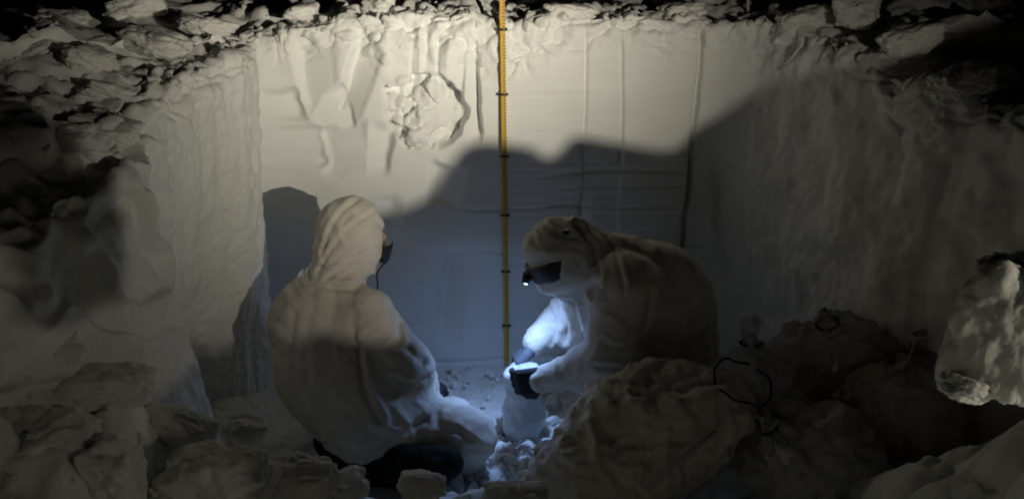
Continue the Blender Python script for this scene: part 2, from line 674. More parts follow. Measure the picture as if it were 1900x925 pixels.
def step_at(px_top, px_bot, amt, width=0.006):
    global cut
    a, b = at(px_top, 40, 3.45), at(px_bot, 450, 3.45)
    xl = a[0] + (b[0] - a[0]) * (a[2] - bz) / (a[2] - b[2]) + 0.006 * vnoise(np.stack([bz * 7, bz * 0 + px_top, bz * 0], -1), 3)
    cut = cut + amt * sstep(-width, width, bx - xl)
    return xl


def groove(px_top, px_bot, depth, width, z0=-1, z1=9):
    global cut
    a, b = at(px_top, 40, 3.45), at(px_bot, 450, 3.45)
    xl = a[0] + (b[0] - a[0]) * (a[2] - bz) / (a[2] - b[2]) + 0.007 * fbm(np.stack([bz * 6, bz * 0 + px_top, bz * 0], -1), 2, 3)
    k = sstep(z0 - 0.05, z0 + 0.05, bz) * sstep(z1 + 0.05, z1 - 0.05, bz)
    cut = cut + k * depth * np.exp(-((bx - xl) / width) ** 2)


step_at(1085, 1078, 0.006)
step_at(1158, 1148, -0.005)
step_at(1305, 1272, 0.010)
groove(1306, 1273, 0.034, 0.009)
groove(1086, 1079, 0.012, 0.008, 1.05, 1.45)
groove(1156, 1150, 0.008, 0.006, 0.9, 1.4)
groove(1400, 1372, 0.005, 0.014)
groove(770, 752, 0.006, 0.006, 1.18, 1.42)
groove(815, 806, 0.010, 0.006, 1.18, 1.42)
# snow layers: faint horizontal grooves
lay = np.zeros_like(cut)
for zc, d, wd, xa, xb in ((at(0, 171, 3.45)[2], -0.006, 0.004, 0.0, 0.36), (at(0, 205, 3.45)[2], 0.003, 0.003, -0.05, 0.2), (at(0, 322, 3.45)[2], 0.010, 0.010, 0.15, 0.75),
                          (at(0, 345, 3.45)[2], 0.007, 0.006, 0.2, 0.8), (at(0, 385, 3.45)[2], 0.009, 0.007, -0.2, 0.7), (at(0, 90, 3.45)[2], 0.003, 0.004, 0.05, 0.6),
                          (at(0, 255, 3.45)[2], 0.004, 0.005, -0.1, 0.6), (at(0, 470, 3.45)[2], 0.006, 0.01, -0.3, 0.7), (at(0, 668, 3.45)[2], 0.012, 0.01, -0.5, 0.3)):
    zl = zc + 0.012 * fbm(np.stack([bx * 5, bx * 0 + zc * 31, bx * 0], -1), 3, 6)
    lay += 0.7 * d * np.exp(-((bz - zl) / wd) ** 2) * sstep(xa - 0.06, xa + 0.06, bx) * sstep(xb + 0.06, xb - 0.06, bx)
cut += lay
cut += 0.0016 * vnoise(np.stack([bx * 3, bz * 0, bz * 120], -1), 4) * sstep(-0.15, 0.1, bx)
disp -= wallmask * cut * 1.25
# hollow broken out of the wall with chunky snow inside
hc = at(783, 207, 3.45)
he = np.sqrt(((bx - hc[0]) / 0.172) ** 2 + ((bz - hc[2]) / 0.152) ** 2) + 0.20 * fbm(np.stack([bx * 8, bz * 8, bx * 0], -1), 3, 33)
g1, g2, gid = worley(np.stack([bx * 15 + 0.5 * bz, bz * 15, bx * 0 + 0.4], -1), 11)
chunk = 0.045 + 0.085 * sstep(0.02, 0.11, bx - hc[0]) - 0.060 * gid + 0.02 * np.clip(0.25 - (g2 - g1), 0, 0.25) + 0.06 * (bx - hc[0]) / 0.17 * (gid - 0.7)
disp -= wallmask * sstep(1.06, 0.90, he) * (chunk + 0.012 * fbm(np.stack([bx * 30, bz * 30, bx * 0], -1), 3, 35))
N3 = grid_normals(base)
# the section runs upwards while the path runs left to right, so check the side of the normal
if (N3[NS // 2, NW // 2] @ np.array([nx[NS // 2], ny[NS // 2], 0])) < 0:
    N3 = -N3
    flip = True
else:
    flip = False
W3 = base + N3 * disp[..., None]
cuts = [0, k_lcor, k_rcor, NS - 1]
for nm, a, b in zip(('snow_wall_left', 'snow_wall_back', 'snow_wall_right'), cuts[:-1], cuts[1:]):
    part = W3[a:b + 1]
    fc = grid_faces(part.shape[0], part.shape[1])
    o = np_mesh(nm, part, fc[:, ::-1] if flip else fc, M_WALL)
    o['kind'] = 'structure'

# ------------------------------------------------------------------ ground under everything, to the horizon
gx = np.concatenate([-np.geomspace(60, 2.5, 40), np.linspace(-2.4, 2.4, 60), np.geomspace(2.5, 60, 40)])
gy = np.concatenate([-np.geomspace(40, 1.5, 30), np.linspace(-1.4, 6.0, 80), np.geomspace(6.1, 90, 50)])
GX, GY = np.meshgrid(gx, gy, indexing='ij')
dist = np.maximum.reduce([np.abs(GX) - 2.6, GY - 5.2, -GY - 0.6])
GZ = -0.09 + 1.46 * sstep(-0.5, 0.4, dist) + 0.08 * fbm(np.stack([GX * .4, GY * .4, GX * 0], -1), 4, 2) * sstep(0, 1, dist)
o = np_mesh('snow_ground', np.stack([GX, GY, GZ], -1), grid_faces(len(gx), len(gy)), M_SNOW)
o['kind'] = 'structure'

# ------------------------------------------------------------------ pit floor
fx, fy = np.linspace(-1.35, 1.35, 300), np.linspace(2.0, 3.6, 220)
FX, FY = np.meshgrid(fx, fy, indexing='ij')
q = np.stack([FX, FY, FX * 0], -1)
f1, f2, cid = worley(q * 13, 5)
FZ = 0.012 * fbm(q * 3, 3, 8) + 0.010 * fbm(q * 17, 3, 9) + 0.02 * (cid - 0.4) * np.clip((f2 - f1) * 4, 0, 1) * sstep(0.1, 0.5, vnoise(q * 2.2 + 4, 3) + 0.35)
FZ += 0.22 * sstep(0.25, 0.02, np.abs(FX + 1.1)) ** 2 * 0.6
o = np_mesh('pit_floor', np.stack([FX, FY, FZ], -1), grid_faces(300, 220), M_ROUGH)
o['kind'] = 'structure'

# ------------------------------------------------------------------ near bank of spoil: shelf in front of the camera, pile beside the lamp
crest = [(-700, 420, 1.70), (-150, 520, 1.75), (0, 580, 1.80), (60, 605, 1.85), (110, 650, 1.85), (250, 705, 1.90), (310, 745, 1.95), (400, 775, 2.02), (480, 803, 2.08), (560, 838, 2.13),
         (650, 872, 2.18), (720, 897, 2.22), (850, 908, 2.25), (960, 918, 2.25), (1100, 920, 2.25), (1300, 915, 2.2), (1500, 880, 2.1), (1700, 820, 1.95), (1900, 760, 1.85), (2200, 640, 1.75), (2700, 500, 1.7)]
cr = np.array([at(*c) for c in crest])
nxs, nys = np.linspace(-3.2, 3.2, 640), np.linspace(-1.6, 2.75, 435)
BX, BY = np.meshgrid(nxs, nys, indexing='ij')
zc, yc = interp_smooth(BX, cr[:, 0], cr[:, 2]), interp_smooth(BX, cr[:, 0], cr[:, 1])
yc = yc + 0.05 * vnoise(np.stack([BX * 5, BX * 0, BX * 0], -1), 4)
q = np.stack([BX, BY, BX * 0], -1)
BZ = np.where(BY < yc, zc - 0.04 * (yc - BY), zc - 1.15 * (BY - yc) - 0.8 * (BY - yc) ** 2)
BZ = BZ - 0.05 * np.exp(-((BY - yc) / 0.06) ** 2)
f1, f2, cid = worley(q * np.array([4.6, 4.6, 1], np.float32) + 0.3 * fbm(q * 5, 2, 6)[..., None], 14)
lump = 0.14 * np.sqrt(np.clip(f2 - f1, 0, 1)) * (0.3 + cid) - 0.07
g1, g2, gid = worley(q * 13, 15)
lump += 0.016 * np.sqrt(np.clip(g2 - g1, 0, 1)) - 0.01
BZ += lump * sstep(0.0, 0.25, yc + 0.15 - BY) * sstep(-0.4, 0.5, BY) + 0.02 * fbm(q * 9, 4, 17) + 0.006 * fbm(q * 45, 2, 18)
# pile between the lamp and the pit: its ragged top throws the long shadow over the wall
az = np.degrees(np.arctan2(LAMP.x - BX, BY - LAMP.y))
rr = np.hypot(BX - LAMP.x, BY - LAMP.y)
AZ = [-30, -5, 0.6, 3.2, 4.3, 6.1, 8.6, 9.7, 10.9, 11.9, 17.1, 18.4, 19.1, 19.8, 21, 24.1, 25.4, 26.4, 27.4, 28.7, 30.9, 33, 35.2, 37.4, 39.9, 42.5, 45, 53, 57, 70, 90]
SL = [.1, .0, -.029, -.039, -.054, -.082, -.123, -.132, -.157, -.163, -.143, -.138, -.153, -.172, -.151, -.139, -.144, -.167, -.2, -.212, -.217, -.28, -.35, -.339, -.313, -.33, -.30, -.30, -.46, -.6, -.8]
slope = np.interp(az, AZ, SL)
pile = LAMP.z + slope * 0.85
fall = np.exp(-np.abs((rr - 0.85) / 0.20) ** 2.0)
inb = sstep(-60, -30, az) * sstep(75, 55, az) * (BY > LAMP.y - 0.3)
BZ = np.where(inb > 0, np.maximum(BZ, BZ + (pile - BZ) * fall * inb), BZ)
o = np_mesh('snow_bank_near', np.stack([BX, BY, BZ], -1), grid_faces(len(nxs), len(nys)), M_SNOW)
o['kind'] = 'structure'


def bank_z(x, y):
    i = int(np.clip(np.searchsorted(nxs, x), 0, len(nxs) - 1))
    j = int(np.clip(np.searchsorted(nys, y), 0, len(nys) - 1))
    return BZ[i, j]


# ------------------------------------------------------------------ blocks of snow
def cube_sphere(n):
    u = np.tan(np.linspace(-math.pi / 4, math.pi / 4, n))
    A, B = np.meshgrid(u, u, indexing='ij')
    one = np.ones_like(A)
    V, F = [], []
    k = 0
    for s in (-1, 1):
        for d in ((s * one, A, B * s), (A * s, s * one, B) if False else (B * s, s * one, A), (A, B * s, s * one)):
            V.append(np.stack(d, -1).reshape(-1, 3))
            F.append(grid_faces(n, n) + k)
            k += n * n
    V = np.concatenate(V)
    V /= np.linalg.norm(V, axis=1, keepdims=True)
    F = np.concatenate(F)
    key = np.round(V * 1e5).astype(np.int64)
    _, first, inv = np.unique(key, axis=0, return_index=True, return_inverse=True)
    V, F = V[first], inv.reshape(-1)[F]
    fn = np.cross(V[F[:, 2]] - V[F[:, 0]], V[F[:, 3]] - V[F[:, 1]])
    w = (fn * V[F].mean(1)).sum(1) < 0
    F[w] = F[w][:, ::-1]
    return V, F


CS_HI, CS_MD, CS_LO = cube_sphere(44), cube_sphere(22), cube_sphere(5)


def block_verts(dirs, size, seed, planes=12, soft=9, rough=0.05, fine=0.02, box=True):
    g = np.random.default_rng(seed)
    n = g.normal(size=(planes, 3))
    n /= np.linalg.norm(n, axis=1, keepdims=True)
    d = 0.72 + 0.26 * g.random(planes)
    if box:
        n = np.concatenate([n, np.eye(3) + 0.12 * g.normal(size=(3, 3)), -np.eye(3) + 0.12 * g.normal(size=(3, 3))])
        n /= np.linalg.norm(n, axis=1, keepdims=True)
        d = np.r_[d + 0.15, 0.66 + 0.1 * g.random(6)]
    inv = np.clip(dirs @ n.T, 0, None) / d
    r = 1 / ((inv ** soft).sum(1) ** (1 / soft) + 1e-6)
    v = dirs * r[:, None]
    off = g.random(3) * 50
    r2 = rough * fbm(v * 2.3 + off, 3, seed) + fine * fbm(v * 9 + off, 4, seed + 3) - fine * np.abs(fbm(v * 5 + off, 2, seed + 5))
    v = v * (1 + r2)[:, None]
    return v * np.asarray(size)


def rot(rx, ry, rz):
    return np.array(Matrix.Rotation(R(rz), 3, 'Z') @ Matrix.Rotation(R(ry), 3, 'Y') @ Matrix.Rotation(R(rx), 3, 'X'))


def snow_block(pos, size, euler, seed, label, group, res=CS_HI, soft=9, rough=0.05, fine=0.02, planes=12, mat=None, name='snow_block'):
    v = block_verts(res[0], size, seed, planes, soft, rough, fine) @ rot(*euler).T
    o = np_mesh(name, v, res[1], mat or M_ROUGH)
    o.location = pos
    return tag(o, label, 'snow block', group)


G1 = 'snow blocks heaped in front of the pit'
FG = [
    ((75, 850, 1.62), (0.17, 0.13, 0.15), (5, -8, 20), 'big upright snow block in the bottom corner, its front in black shadow', 11),
    ((205, 875, 1.62), (0.10, 0.10, 0.11), (10, 5, 0), 'rounded pale snow lump beside the big black-fronted block', 12),
    ((420, 890, 1.72), (0.17, 0.13, 0.12), (0, 10, -15), 'largest rounded snow block of the lower heap, dark side and pale side', 13),
    ((560, 885, 1.85), (0.12, 0.09, 0.07), (8, 14, 25), 'long wedge of snow pointing at the kneeling person’s boots', 14),
    ((785, 900, 2.02), (0.095, 0.08, 0.055), (-6, 4, 10), 'bright flat-topped snow block just below the black boots', 15),
    ((205, 715, 1.86), (0.15, 0.10, 0.055), (0, 8, 12), 'flat dark snow slab along the upper edge of the heap', 16),
    ((455, 795, 2.02), (0.08, 0.07, 0.045), (4, 12, 30), 'small pale snow lump on the crest of the heap', 17),
    ((340, 790, 1.92), (0.12, 0.08, 0.05), (-4, 10, -20), 'dirty snow slab halfway up the heap', 18),
    ((90, 650, 1.86), (0.11, 0.09, 0.07), (6, -10, 30), 'dark angular snow block at the top of the heap', 19),
    ((640, 905, 1.98), (0.10, 0.08, 0.06), (0, 6, 40), 'low snow lump between the wedge and the flat-topped block', 20),
    ((960, 925, 2.05), (0.13, 0.08, 0.05), (0, -4, 10), 'low ridge of crumbly snow at the bottom middle edge', 21),
]
for (px, py, Y), sz, eu, lb, sd in FG:
    snow_block(at(px, py, Y), sz, eu, sd, lb, G1, rough=0.17, fine=0.024, soft=4.5)

G2 = 'snow slabs thrown up on the rim'
RIM = [
    ((1052, 22, 3.55), (0.13, 0.12, 0.045), (4, 6, 8), 'pale wedge-shaped snow slab lying on the rim right of the ruler', 31),
    ((255, 15, 3.50), (0.16, 0.12, 0.07), (0, -6, 15), 'grey squared snow block at the top edge above the pit corner', 32),
    ((120, 45, 3.10), (0.13, 0.10, 0.06), (10, 8, 30), 'rounded grey snow slab near the top corner', 33),
    ((60, 110, 2.80), (0.13, 0.10, 0.06), (5, -14, -20), 'dark leaf-shaped snow slab tilted over the rubble', 34),
    ((165, 110, 2.75), (0.11, 0.09, 0.06), (0, 16, 40), 'snow slab leaning beside the black gap in the rubble', 35),
    ((35, 232, 2.25), (0.10, 0.08, 0.07), (0, 0, 10), 'pale rounded snow lump under the black gap', 36),
    ((110, 255, 2.25), (0.12, 0.09, 0.05), (0, 14, 0), 'low snow slab beside the pale rounded lump', 37),
    ((210, 175, 2.65), (0.13, 0.10, 0.045), (-6, 20, 20), 'thin drooping snow slab at the edge of the black gap', 38),
    ((285, 75, 3.00), (0.16, 0.13, 0.06), (0, 12, -12), 'wide snow slab overhanging the fluted wall', 39),
    ((380, 50, 3.30), (0.13, 0.12, 0.05), (0, 8, 30), 'smooth snow slab above the rounded corner of the pit', 40),
    ((195, 245, 2.40), (0.12, 0.09, 0.05), (0, 18, -10), 'snow ledge slab drooping into the pit below the black gap', 41),
    ((560, 22, 3.60), (0.10, 0.08, 0.045), (0, 0, 20), 'crumbling snow lump on the rim above the cut facets', 42),
    ((700, 12, 3.60), (0.09, 0.08, 0.05), (6, 0, -30), 'small grey snow lump on the rim above the hollow', 43),
    ((1260, 22, 3.58), (0.12, 0.10, 0.05), (0, -4, 12), 'snow lump on the rim at the top of the long crack', 44),
    ((1490, 40, 3.35), (0.16, 0.12, 0.08), (0, -10, 20), 'ragged snow block at the dark end of the rim', 45),
    ((1590, 20, 3.20), (0.13, 0.11, 0.08), (10, -6, 50), 'shadowy snow block rising against the black sky', 46),
    ((1690, 75, 2.90), (0.12, 0.10, 0.07), (0, -14, 0), 'dark snow block behind the unlit wall', 47),
    ((1790, 150, 2.60), (0.14, 0.10, 0.06), (0, -18, 30), 'dim tilted snow slab on the unlit rim', 48),
    ((1440, 30, 3.50), (0.05, 0.05, 0.06), (20, 10, 0), 'small upright snow shard on the rim near the thin stake', 49),
]
for (px, py, Y), sz, eu, lb, sd in RIM:
    snow_block(at(px, py, Y), sz, eu, sd, lb, G2, rough=0.16, fine=0.028, soft=5, res=CS_MD if sz[0] < 0.11 else CS_HI)

# the brightly lit block by the frame edge
snow_block(at(1882, 602, 0.84), (0.073, 0.066, 0.108), (3, 4, -25), 63, 'brightly lit ragged snow block standing on the dark bank', None, rough=0.08, fine=0.035, soft=7)
snow_block(at(1800, 714, 0.83), (0.046, 0.032, 0.020), (0, 14, 30), 62, 'jagged shelf of lit snow at the foot of the bright block', None, rough=0.12, fine=0.06, res=CS_HI)


# loose crumbs
CRUMB = [block_verts(CS_LO[0], (1, 1, 1), 900 + i, 8, 8, 0.08, 0.02) for i in range(24)]


def crumbs(name, spots, mat, label):
    V, F, k = [], [], 0
    for i, (p, s) in enumerate(spots):
        v = CRUMB[i % 24] * np.array([s, s * random.uniform(.7, 1), s * random.uniform(.55, .9)]) @ rot(random.uniform(0, 90), random.uniform(0, 90), random.uniform(0, 360)).T
        V.append(v + p)
        F.append(CS_LO[1] + k)
        k += len(v)
    o = np_mesh(name, np.concatenate(V), np.concatenate(F), mat, smooth=False)
    return tag(o, label, 'snow', None, 'stuff')


spots = []
for i in range(420):
    x, y = random.gauss(0.0, 0.22), random.gauss(2.72, 0.16)
    if 2.3 < y < 3.3:
        spots.append((np.array([x, y, 0.012]), random.choice((0.008, 0.012, 0.018, 0.03, 0.045)) * random.uniform(.7, 1.2)))
for i in range(160):
    x, y = random.uniform(-0.9, 0.9), random.uniform(3.15, 3.42)
    spots.append((np.array([x, y, 0.01]), random.uniform(0.006, 0.02)))
crumbs('snow_crumbs', spots, M_ROUGH, 'loose snow crumbs and small lumps on the pit floor')
spots = []
for i in range(700):
    x, y = random.uniform(-1.3, 0.4), random.uniform(1.35, 2.2)
    spots.append((np.array([x, y, bank_z(x, y)]), random.choice((0.004, 0.006, 0.009, 0.014, 0.022)) * random.uniform(.7, 1.3)))
crumbs('bank_crumbs', spots, M_ROUGH, 'loose snow crumbs scattered over the near heap')
spots = []
for i in range(320):
    k = random.randrange(k_butt, NS - 200)
    j = NW - 6 + int(60 * random.random() ** 1.6)
    s = random.choice((0.005, 0.008, 0.012, 0.018, 0.026)) * random.uniform(.6, 1.2)
    spots.append((W3[k, min(j, NW + NT - 2)], s))
crumbs('rim_crumbs', spots, M_ROUGH, 'broken snow crumbs lying along the pit rim')

# ------------------------------------------------------------------ folding ruler on the back wall
zj = [(0.17 + 0.2 * k) * 1.25 for k in range(6)]                 # heights of the joints
r_top, r_bot = np.array([-0.0385, 3.424, 1.68]), np.array([-0.022, 3.424, 0.03])


def ruler_p(z):
    return r_bot + (r_top - r_bot) * (z - r_bot[2]) / (r_top[2] - r_bot[2])


rul = empty('folding_ruler', ruler_p(0.03))
tag(rul, 'yellow folding ruler hanging down the middle of the lit snow wall', 'ruler')
zs = [0.03] + zj + [1.68]
for i in range(len(zs) - 1):
    a, b = zs[i] - (0.012 if i else 0), zs[i + 1] + 0.012
    c = ruler_p((a + b) / 2)
    lean_r = (r_top[0] - r_bot[0]) / (r_top[2] - r_bot[2])
    v, f = boxes([(np.zeros(3), (0.0098, 0.0022, (b - a) / 2), None)])
    v[:, 0] += v[:, 2] * lean_r
    o = np_mesh('ruler_segment', v, f, M_RULER, smooth=False)
    o.parent = rul
    o.location = Vector(c) - rul.location + Vector((0, (i % 2) * 0.0047 - 0.002, 0))
for z in zj:
    c = ruler_p(z)
    v, f = tube([c + np.array([-0.019, -0.001, 0]), c + np.array([-0.018, -0.001, 0]), c + np.array([0.018, -0.001, 0.001]), c + np.array([0.019, -0.001, 0.001])], [0.001, 0.0062, 0.0062, 0.001], 10)
    np_mesh('joint_pin', v, f, M_METAL, rul)

# thin stake on the rim
stk = spline([at(1389, 48, 3.62), at(1388, 20, 3.62), at(1387, -120, 3.62)], 8)
v, f = tube(stk, [0.006] * 7 + [0.002], 8)
tag(np_mesh('stake', v, f, M_STAKE), 'thin pale stake standing on the rim against the black sky', 'stake')


# ------------------------------------------------------------------ people
def bones_sdf(bones, k):
    def f(p):
        d = None
        for b in bones:
            e = cone(p, *b[1:5]) if b[0] in 'ct' else ellip(p, *b[1:4])
            kk = b[-1] if isinstance(b[-1], float) and b[0] == 'k' else k
            d = e if d is None else smin(d, e, kk)
        return d
    return f


def suit_mesh(bones, carve, k, lo, hi, h, seed, amp, mat, parent, name='body', creases=()):
    base_f = bones_sdf(bones, k)

    def f(p):
        d = base_f(p)
        for c in carve:
            d = np.maximum(d, -c(p))
        return d
    v, fc = surface_nets(f, lo, hi, h)
    v = laplace(v, fc, 2, 0.5)
    n = vert_normals(v, fc)
    # cloth folds: rings and drag lines in the frame of the nearest limb
    ws, ds = 0, 0
    vv = v.astype(np.float32)
    for i, b in enumerate(bones):
        if b[0] in 'ct':
            a_, b_ = np.asarray(b[1]), np.asarray(b[2])
            d = cone(vv, b[1], b[2], b[3], b[4])
            ax_ = (b_ - a_) / (np.linalg.norm(b_ - a_) + 1e-9)
        else:
            d = ellip(vv, *b[1:4])
            ax_ = np.array([0, 0, 1.0])
        w = np.exp(-np.maximum(d, 0) / 0.018)
        s = (vv - np.asarray(b[1], np.float32)) @ ax_.astype(np.float32)
        rad = vv - np.asarray(b[1], np.float32) - s[:, None] * ax_.astype(np.float32)
        fs, fr = (3.0, 3.2) if b[0] == 't' else (11, 1.0)
        qd = np.stack([s * fs, fr * (rad @ np.array([4.5, 2.5, 1], np.float32)), fr * (rad @ np.array([-1, 2.5, 4.5], np.float32))], -1)
        qd = qd + 0.7 * fbm(vv * 6, 2, seed + 2)[:, None]
        fld = np.clip(ridged(qd, 2, seed + i), -0.6, 1.4)
        ds = ds + w * fld
        ws = ws + w
    fold = ds / np.maximum(ws, 1e-6)
    big = fbm(vv * 5.5, 3, seed + 90)
    v = v + n * (amp * fold + amp * 0.9 * big + 0.0015 * fbm(vv * 60, 2, seed + 91))[:, None]
    v = laplace(v, fc, 1, 0.3)
    # seams, gathers and pulled creases drawn over the cloth
    n = vert_normals(v, fc)
    face_cam = sstep(0.35, -0.15, n[:, 1])
    for pts, dep, wid in creases:
        pl_ = spline([at(*q_) for q_ in pts], 14)
        d = np.full(len(v), 9.0)
        side = np.zeros(len(v))
        for a_, b_ in zip(pl_[:-1], pl_[1:]):
            ab = (b_ - a_)[[0, 2]]
            ap = v[:, [0, 2]] - a_[[0, 2]]
            t = np.clip(ap @ ab / (ab @ ab + 1e-9), 0, 1)
            e = ap - t[:, None] * ab
            dd = np.hypot(e[:, 0], e[:, 1])
            sd = np.sign(ab[0] * ap[:, 1] - ab[1] * ap[:, 0])
            m = dd < d
            d = np.where(m, dd, d)
            side = np.where(m, sd, side)
        near = face_cam * (np.abs(v[:, 1] - pl_[:, 1].mean()) < 0.22)
        prof = -np.exp(-(d / wid) ** 2) + 0.8 * np.exp(-((d * side - 1.9 * wid) / (1.2 * wid)) ** 2)
        v = v + n * (dep * prof * near)[:, None]
    return np_mesh(name, v, fc, mat, parent)


def bbox(bones, pad=0.06):
    pts = []
    for b in bones:
        if b[0] in 'ct':
            pts += [np.asarray(b[1]) - b[3], np.asarray(b[1]) + b[3], np.asarray(b[2]) - b[4], np.asarray(b[2]) + b[4]]
        else:
            m = max(b[2])
            pts += [np.asarray(b[1]) - m, np.asarray(b[1]) + m]
    pts = np.array(pts)
    return pts.min(0) - pad, pts.max(0) + pad


def hand(wrist, fwd, palm_n, curl, mat, parent, size=1.0, side=1, name='glove'):
    """gloved hand: palm, four curled fingers of different lengths, thumb from the side of the palm"""
    M = frame(fwd, palm_n)                        # forward, right, back-of-hand up
    F_, R_, U_ = M
    R_ = R_ * side
    w = np.asarray(wrist, float)
    s = size
    bones = [('c', w - F_ * 0.03 * s, w + F_ * 0.02 * s, 0.036 * s, 0.033 * s)]
    bones += [('c', w + F_ * 0.015 * s + R_ * dx * s, w + F_ * 0.085 * s + R_ * dx * 1.15 * s, 0.021 * s, 0.019 * s) for dx in (-0.026, -0.008, 0.010, 0.028)]
    lens = (0.062, 0.076, 0.080, 0.070)
    for j, dx in enumerate((-0.033, -0.0115, 0.0115, 0.034)):
        p = w + (F_ * 0.09 + R_ * dx * 1.12) * s
        a = 0.2
        rad = (0.0118, 0.0122, 0.0125, 0.0122)[j] * s
        for seg in range(3):
            a += curl * (0.55, 0.75, 0.6)[seg] * (1 + 0.08 * (j - 1.5))
            q_ = p + (F_ * math.cos(a) - U_ * math.sin(a)) * lens[j] * (0.45, 0.32, 0.23)[seg] * s
            bones.append(('c', p, q_, rad * (1 - 0.08 * seg), rad * (0.92 - 0.08 * seg)))
            p = q_
    tb = w + (F_ * 0.03 + R_ * 0.036 - U_ * 0.006) * s
    t1 = tb + (F_ * 0.026 + R_ * 0.026 - U_ * 0.014) * s
    t2 = t1 + (F_ * 0.03 + R_ * 0.006 - U_ * 0.018 * (0.5 + curl)) * s
    t3 = t2 + (F_ * 0.022 - R_ * 0.006 - U_ * 0.016 * (0.5 + curl)) * s
    bones += [('c', tb, t1, 0.018 * s, 0.0155 * s), ('c', t1, t2, 0.0145 * s, 0.0135 * s), ('c', t2, t3, 0.0132 * s, 0.0115 * s)]
    lo, hi = bbox(bones, 0.02)
    v, fc = surface_nets(bones_sdf(bones, 0.007), lo, hi, 0.0042)
    v = laplace(v, fc, 1, 0.5)
    return np_mesh(name, v, fc, mat, parent)


def goggles(c, rads, M, parent, half=0.034, up0=-0.005, front=0.25, name='goggles', infl=0.014):
    """wrap-round goggles that follow the hood, with a strap behind"""
    rr_ = np.asarray(rads)

    def f(p):
        q = (p - np.asarray(c, np.float32)) @ M.T.astype(np.float32)
        d = np.maximum(ellip(p, c, rr_ + infl, M), -ellip(p, c, rr_ - 0.012, M))
        d = np.maximum(d, np.abs(q[..., 2] - up0) - half * (1 - 0.25 * sstep(0, 0.02, 0.022 - np.abs(q[..., 1])) * (q[..., 2] < up0)))
        d = np.maximum(d, front * rr_[0] - q[..., 0])
        return d
    m = max(rr_) + 0.05
    v, fc = surface_nets(f, np.asarray(c) - m, np.asarray(c) + m, 0.006)
    v = laplace(v, fc, 2, 0.5)
    g = np_mesh(name, v, fc, M_BLACK, parent)
    th = np.linspace(0.9, 2 * math.pi - 0.9, 40)
    V, F = [], []
    ring = []
    for a in th:
        for e, zo in ((0.004, -0.014), (0.0075, -0.014), (0.0075, 0.014), (0.004, 0.014)):
            loc = np.array([(rr_[0] + e + 0.004) * math.cos(a), (rr_[1] + e + 0.004) * math.sin(a), up0 + zo])
            ring.append(np.asarray(c) + loc @ M)
    for i in range(len(th) - 1):
        for j in range(4):
            F.append((i * 4 + j, i * 4 + (j + 1) % 4, i * 4 + 4 + (j + 1) % 4, i * 4 + 4 + j))
    return g, np.array(ring), np.array(F)


def head_mesh(c, M, parent):
    """head with brow, nose, mouth, chin and ears inside the hood"""
    def L(x, y, z):
        return np.asarray(c) + np.array([x, y, z]) @ M

    def f(p):
        d = ellip(p, L(-0.012, 0, 0.012), (0.098, 0.078, 0.108), M)
        d = smin(d, ellip(p, L(0.030, 0, -0.055), (0.062, 0.056, 0.066), M), 0.04)
        d = smin(d, cone(p, L(0.086, 0, 0.02), L(0.112, 0, -0.022), 0.009, 0.014), 0.018)      # nose
        for s in (-1, 1):
            d = smin(d, ellip(p, L(0.076, 0.032 * s, 0.034), (0.016, 0.026, 0.010), M), 0.015)  # brow
            d = smin(d, ellip(p, L(0.070, 0.036 * s, -0.018), (0.022, 0.022, 0.02), M), 0.02)   # cheek
            d = smin(d, ellip(p, L(-0.005, 0.080 * s, 0.0), (0.022, 0.010, 0.032), M), 0.008)   # ear
            d = np.maximum(d, -ellip(p, L(0.096, 0.031 * s, 0.012), (0.016, 0.017, 0.010), M))  # eye socket
        d = smin(d, ellip(p, L(0.084, 0, -0.060), (0.014, 0.026, 0.007), M), 0.010)             # upper lip
        d = smin(d, ellip(p, L(0.082, 0, -0.073), (0.013, 0.022, 0.007), M), 0.008)             # lower lip
        d = np.maximum(d, -ellip(p, L(0.100, 0, -0.0665), (0.014, 0.022, 0.002), M))            # mouth line
        d = smin(d, ellip(p, L(0.074, 0, -0.100), (0.020, 0.024, 0.018), M), 0.02)              # chin
        d = smin(d, cone(p, L(-0.02, 0, -0.06), L(-0.04, 0, -0.16), 0.056, 0.06), 0.03)
        return d
    v, fc = surface_nets(f, np.asarray(c) - 0.2, np.asarray(c) + 0.17, 0.006)
    v = laplace(v, fc, 1, 0.4)
    h_ = np_mesh('head', v, fc, M_SKIN, parent)
    for s in (-1, 1):
        v, fc = CS_LO
        o = np_mesh('eye', v * 0.0115 + L(0.078, 0.031 * s, 0.012), fc, plain_eye, h_)
    return h_


plain_eye = plain('eye_white', (0.6, 0.6, 0.58), 0.2)

